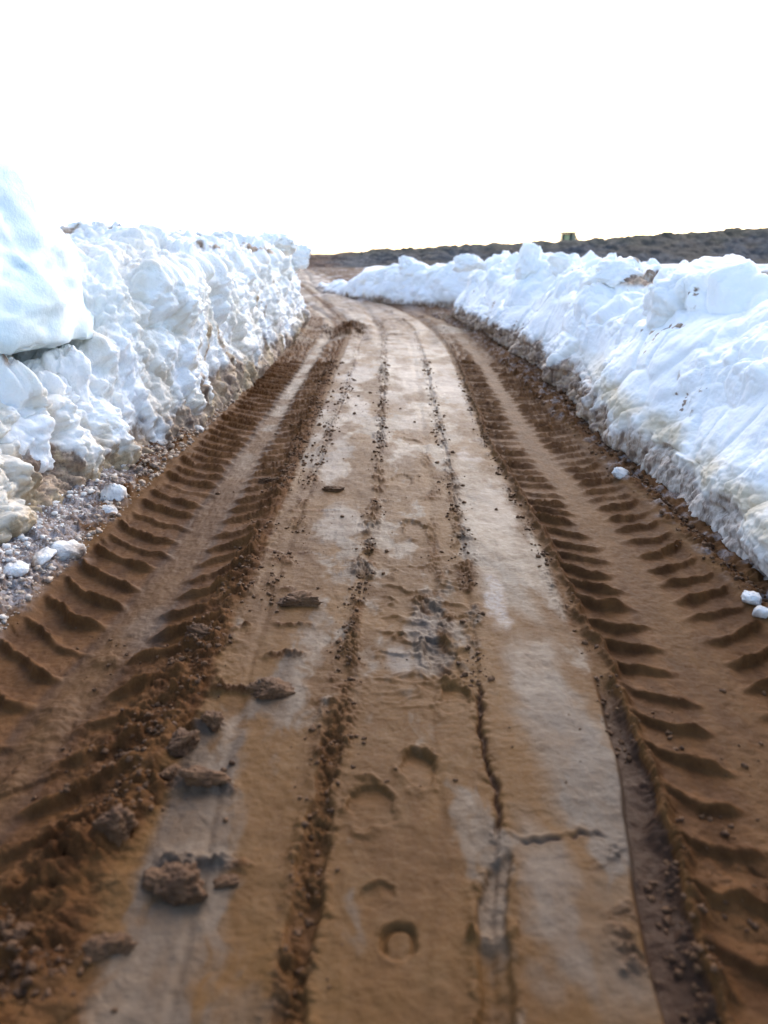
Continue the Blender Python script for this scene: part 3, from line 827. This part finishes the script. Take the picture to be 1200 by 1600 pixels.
for i, (px, py, hs, r, lab, cut, dr) in enumerate(CH):
    dr = dr + .33
    x, y, t = at_ground(px, py, .06)
    z = zroad(x, y)
    x, y, t = at_ground(px, py, z + .02)
    s = hs / 1200 * t
    o = lump_mesh('snow_chunk', tuple(q * s for q in r), 40 + i, SNOW, cut=cut, rough=.2, sub=5, dirt=dr, low_dirt=.25, fine=.07)
    o.location = (x, y, zroad(x, y) + s * r[2] * .18); o.rotation_euler = (.1 * i, .07 * i, i * 1.1)
    tag(o, lab, 'snow chunk', 'snow chunks at the foot of the banks')

MC = [
    (275, 1378, 38, (1.15, .9, .75), 'largest round mud clod, lower left on the smooth clay'),
    (425, 1078, 27, (1.35, .75, .5), 'long wet mud clod lying alone on the smooth clay right of the churned mark'),
    (352, 1372, 14, (1.2, .8, .45), 'small flat mud clod just right of the largest round clod'),
    (178, 1302, 27, (1, .9, .8), 'pale knobbly mud clod on the churned ground left above the largest clod'),
    (286, 1162, 22, (1, 1, .8), 'greyish mud clod at the edge of the churned left wheel mark'),
    (262, 1203, 16, (1, 1, .8), 'dark mud clod close below the greyish one on the wheel mark edge'),
    (322, 1220, 26, (1.3, .6, .45), 'low oblong mud clod pointing across the clay, left of the middle furrow'),
    (332, 1130, 16, (1, 1, .7), 'reddish mud clod right above the greyish one beside the wheel mark'),
    (470, 938, 22, (1.3, .8, .45), 'flat mud clod on the left clay strip, farther up the road'),
    (518, 760, 11, (1.4, .8, .5), 'small mud clod near the middle of the road beyond the flat one'),
    (165, 1478, 26, (1.4, .8, .5), 'broad mud clod near the lower left corner'),
    (30, 1450, 24, (1, .8, .6), 'dark mud clod at the left edge near the bottom'),
    (318, 985, 20, (1.2, .9, .7), 'blocky mud clod in the heap of crumbs right of the left wheel mark'),
    (420, 745, 12, (1.2, .9, .7), 'mud clod topping the crumb ridge beside the far left tread bars'),
]
for i, (px, py, hs, r, lab) in enumerate(MC):
    x, y, t = at_ground(px, py, .02)
    s = hs / 1200 * t
    o = lump_mesh('mud_clod', tuple(q * s for q in r), 60 + i, CLOD, cut=5, rough=.42, sub=5, fine=.16, pw=2.6)
    o.location = (x, y, zroad(x, y) + s * r[2] * .16); o.rotation_euler = (.2 * math.sin(i * 2), .15 * math.cos(i), .4 * math.sin(i * 3.1))
    tag(o, lab, 'mud clod', 'mud clods lying on the road')


# ------------------------------------------------------------------ crumbs nobody could count
def crumbs(name, X, Y, R, mat, label, attr, seed, sink=.25):
    rs = np.random.RandomState(seed)
    v0, f0 = ICO[2]
    var = []
    for k in range(10):
        d = 1 + .75 * f3(v0[:, 0], v0[:, 1], v0[:, 2], 1.6, seed + k, 3)
        vv = v0 * d[:, None] * (.75 + .5 * rs.rand(3))
        var.append(vv)
    var = np.array(var)
    n = len(X)
    z = road_height(X, Y)[0]
    k = rs.randint(0, 10, n); a = rs.rand(n) * 6.283
    V = var[k] * R[:, None, None]
    c, s = np.cos(a)[:, None], np.sin(a)[:, None]
    x = V[:, :, 0] * c - V[:, :, 1] * s + X[:, None]; y = V[:, :, 0] * s + V[:, :, 1] * c + Y[:, None]
    zz = V[:, :, 2] * .8 + (z + R * sink)[:, None]
    co = np.stack([x, y, zz], -1).reshape(-1, 3)
    tri = (f0[None] + (np.arange(n) * len(v0))[:, None, None]).reshape(-1, 3)
    at = np.repeat(attr(n, rs)[:, None, :], len(v0), 1).reshape(-1, 4)
    o = mesh_np(name, co, tris=tri, mat=mat, attr=at, smooth=False)
    return tag(o, label, None, None, 'stuff')


rs = np.random.RandomState(5)
def scatter(n, xf, y0, y1, wd, pw=1.0):
    Y = y0 + (y1 - y0) * rs.rand(n) ** pw
    return xf(Y) + rs.normal(size=n) * wd, Y
parts = [scatter(850, lambda y: ip(y, *LINE1), 1.7, 9, .026, 1.6), scatter(160, lambda y: ip(y, *LINE1), .8, 1.8, .030), scatter(600, lambda y: ip(y, *LINE2), 1.8, 9, .030, 1.5), scatter(500, lambda y: ip(y, *LINE0), 2.2, 8, .03, 1.5),
         scatter(3200, lambda y: ip(y, (.5, -.64), (2, -.61), (3, -.555), (8, -.58)), .8, 9, .055, 1.8), scatter(900, lambda y: ip(y, (.5, .5), (1.5, .60), (2.1, .66), (5, .68), (9, .8)), .8, 8, .022, 1.5),
         scatter(300, lambda y: y * 0 - .85, .8, 2.4, .22), scatter(500, lambda y: y * 0 + 1.36, 2, 9, .05), scatter(200, lambda y: y * 0 + .8, .8, 2, .13),
         scatter(160, lambda y: y * 0 - .1, 1.5, 7, .35, 1.4)]
cx, cy = np.concatenate([q[0] for q in parts]), np.concatenate([q[1] for q in parts])
keepm = f2(cx, cy, 3.2, 191, 3) > -.10
cx, cy = cx[keepm], cy[keepm]
cr = (.0018 + .0075 * rs.rand(len(cx)) ** 3.2) * ip(cy, (.8, .9), (3, 1.0), (9, 1.8))
crumbs('mud_crumbs', cx, cy, cr, CLOD, 'brown mud crumbs strewn along the wheel marks and seams', lambda n, r: np.zeros((n, 4)), 7)

vx = []; vy = []
Yv = 2.2 + 10 * rs.rand(5200) ** 1.7
tv = rs.rand(5200)
Xv = -1.27 + (ip(Yv, *LFOOT) + .02 + 1.27) * tv
Rv = (.003 + .013 * rs.rand(5200) ** 4.0) * ip(Yv, (2, 1), (5, 1.0), (10, 1.3))
def vattr(n, r):
    d = np.clip(1.15 - .9 * (tv * .8 + .22 * r.rand(n) - .02 + .45 * (1 - sm(3.0, 4.4, Yv))), .05, 1)
    return np.stack([d, 0 * d, 0 * d, 0 * d], 1)
crumbs('dirty_snow_crumbs', Xv, Yv, Rv, SNOW, 'crumbs of dirty snow heaped on the left verge', vattr, 17, .3)
n_ = 1500
Yv2 = 2.1 + 11 * rs.rand(n_) ** 1.3
Xv2 = ip(Yv2, *RFOOT) - .015 - np.abs(rs.normal(size=n_)) * .04
Rv2 = (.003 + .013 * rs.rand(n_) ** 4) * ip(Yv2, (2, .8), (6, 1.3), (12, 1.8))
crumbs('mud_crumbs', Xv2, Yv2, Rv2, CLOD, 'brown mud crumbs along the foot of the right bank', lambda n, r: np.stack([.7 + .3 * r.rand(n), 0 * Rv2, 0 * Rv2, 0 * Rv2], 1), 27, .3)

# ------------------------------------------------------------------ the far tractor behind the ridge
def plain(name, col, rough=.5, metal=0.0):
    m, nt, p = new_mat(name)
    n = noise_node(nt, 3, 5, .6)
    nt.links.new(mix(nt, ramp(nt, n, .4, .7, 0, .5), col, tuple(c * .55 for c in col)), p.inputs['Base Color'])
    p.inputs['Roughness'].default_value = rough; p.inputs['Metallic'].default_value = metal
    return m


def box(bm, c, s, taper=1.0, rx=0):
    r = bmesh.ops.create_cube(bm, size=1.0)
    for v in r['verts']:
        k = taper if v.co.z > 0 else 1.0
        v.co.x = v.co.x * s[0] * k + c[0]; v.co.y = v.co.y * s[1] * k + c[1]; v.co.z = v.co.z * s[2] + c[2]


def part(name, bm, mat, parent, bev=.03):
    if bev:
        bmesh.ops.bevel(bm, geom=list(bm.edges), offset=bev, segments=2, affect='EDGES', clamp_overlap=True)
    me = bpy.data.meshes.new(name); bm.to_mesh(me); bm.free()
    me.materials.append(mat)
    o = bpy.data.objects.new(name, me); C.objects.link(o); o.parent = parent
    return o


def wheel(parent, x, y, r, w, tm, rm):
    bm = bmesh.new()
    n = 28
    prof_ = [(r * .58, -w / 2), (r * .92, -w / 2), (r, -w * .36), (r, w * .36), (r * .92, w / 2), (r * .58, w / 2)]
    ring = [[bm.verts.new((wy, math.cos(2 * math.pi * i / n) * wr, math.sin(2 * math.pi * i / n) * wr)) for wr, wy in prof_] for i in range(n)]
    for i in range(n):
        for j in range(6):
            a, b = ring[i], ring[(i + 1) % n]
            bm.faces.new((a[j], a[(j + 1) % 6], b[(j + 1) % 6], b[j]))
    for i in range(n):                       # lugs
        aa = 2 * math.pi * i / n
        q = bmesh.ops.create_cube(bm, size=1.0)['verts']
        for v in q:
            px, py, pz = v.co.x * w * .9, v.co.y * .05, v.co.z * .05 + r
            py += abs(px) * .2
            v.co = (px, py * math.cos(aa) - pz * math.sin(aa), py * math.sin(aa) + pz * math.cos(aa))
    t = part('tyre', bm, tm, parent, 0)
    bm = bmesh.new()
    bmesh.ops.create_cone(bm, cap_ends=True, segments=24, radius1=r * .6, radius2=r * .5, depth=w * .7)
    for v in bm.verts: v.co = (v.co.z, v.co.x, v.co.y)
    rim = part('rim', bm, rm, t, .01)
    t.name = 'wheel'
    t.location = (x, y, r)
    return t


tr = bpy.data.objects.new('tractor', None); C.objects.link(tr)
TX, TY = 16.4, 72.0
tr.location = (TX, TY, -.22)
tr.scale = (1.27, 1.27, 1.27)
tag(tr, 'small far tractor with a yellow-green cab showing over the dark ridge', 'tractor')
GRN = plain('dull_green_paint', (.05, .06, .04)); YEL = plain('yellow_green_paint', (.45, .50, .25), .4)
DRK = plain('dark_roof', (.06, .06, .045)); RUB = plain('tyre_rubber', (.02, .02, .02), .8); RIM = plain('rim_paint', (.5, .45, .1))
GLS, nt, p = new_mat('cab_glass'); p.inputs['Base Color'].default_value = (.45, .50, .40, 1); p.inputs['Roughness'].default_value = .1; p.inputs['Transmission Weight'].default_value = .6
b = bmesh.new(); box(b, (0, -.9, 1.05), (.7, 1.5, .6)); box(b, (0, .5, .95), (.8, 1.4, .5)); hood = part('body', b, GRN, tr)
b = bmesh.new(); box(b, (0, .55, 1.75), (1.0, 1.1, 1.15), .92)
cab = part('cab', b, GRN, tr, .04)
b = bmesh.new(); box(b, (0, .5, 2.40), (1.15, 1.3, .10)); part('roof', b, DRK, cab, .03)
b = bmesh.new(); box(b, (-.20, -.01, 2.06), (.34, .02, .36)); part('window', b, YEL, cab, 0)
b = bmesh.new(); box(b, (.29, -.01, 2.02), (.26, .02, .50)); part('window', b, GLS, cab, 0)
for sx in (-1, 1):
    b = bmesh.new(); box(b, (sx * .505, .55, 1.98), (.02, .8, .5)); part('window', b, GLS, cab, 0)
b = bmesh.new(); box(b, (.28, -1.1, 1.7), (.07, .07, .8)); part('exhaust_pipe', b, DRK, tr, .02)
for sx in (-1, 1):
    wheel(tr, sx * .62, .75, .68, .36, RUB, RIM); wheel(tr, sx * .52, -1.15, .42, .24, RUB, RIM)
    b = bmesh.new(); box(b, (sx * .22, -1.67, 1.12), (.14, .04, .12)); part('headlight', b, GLS, tr, .02)
print('scene built')
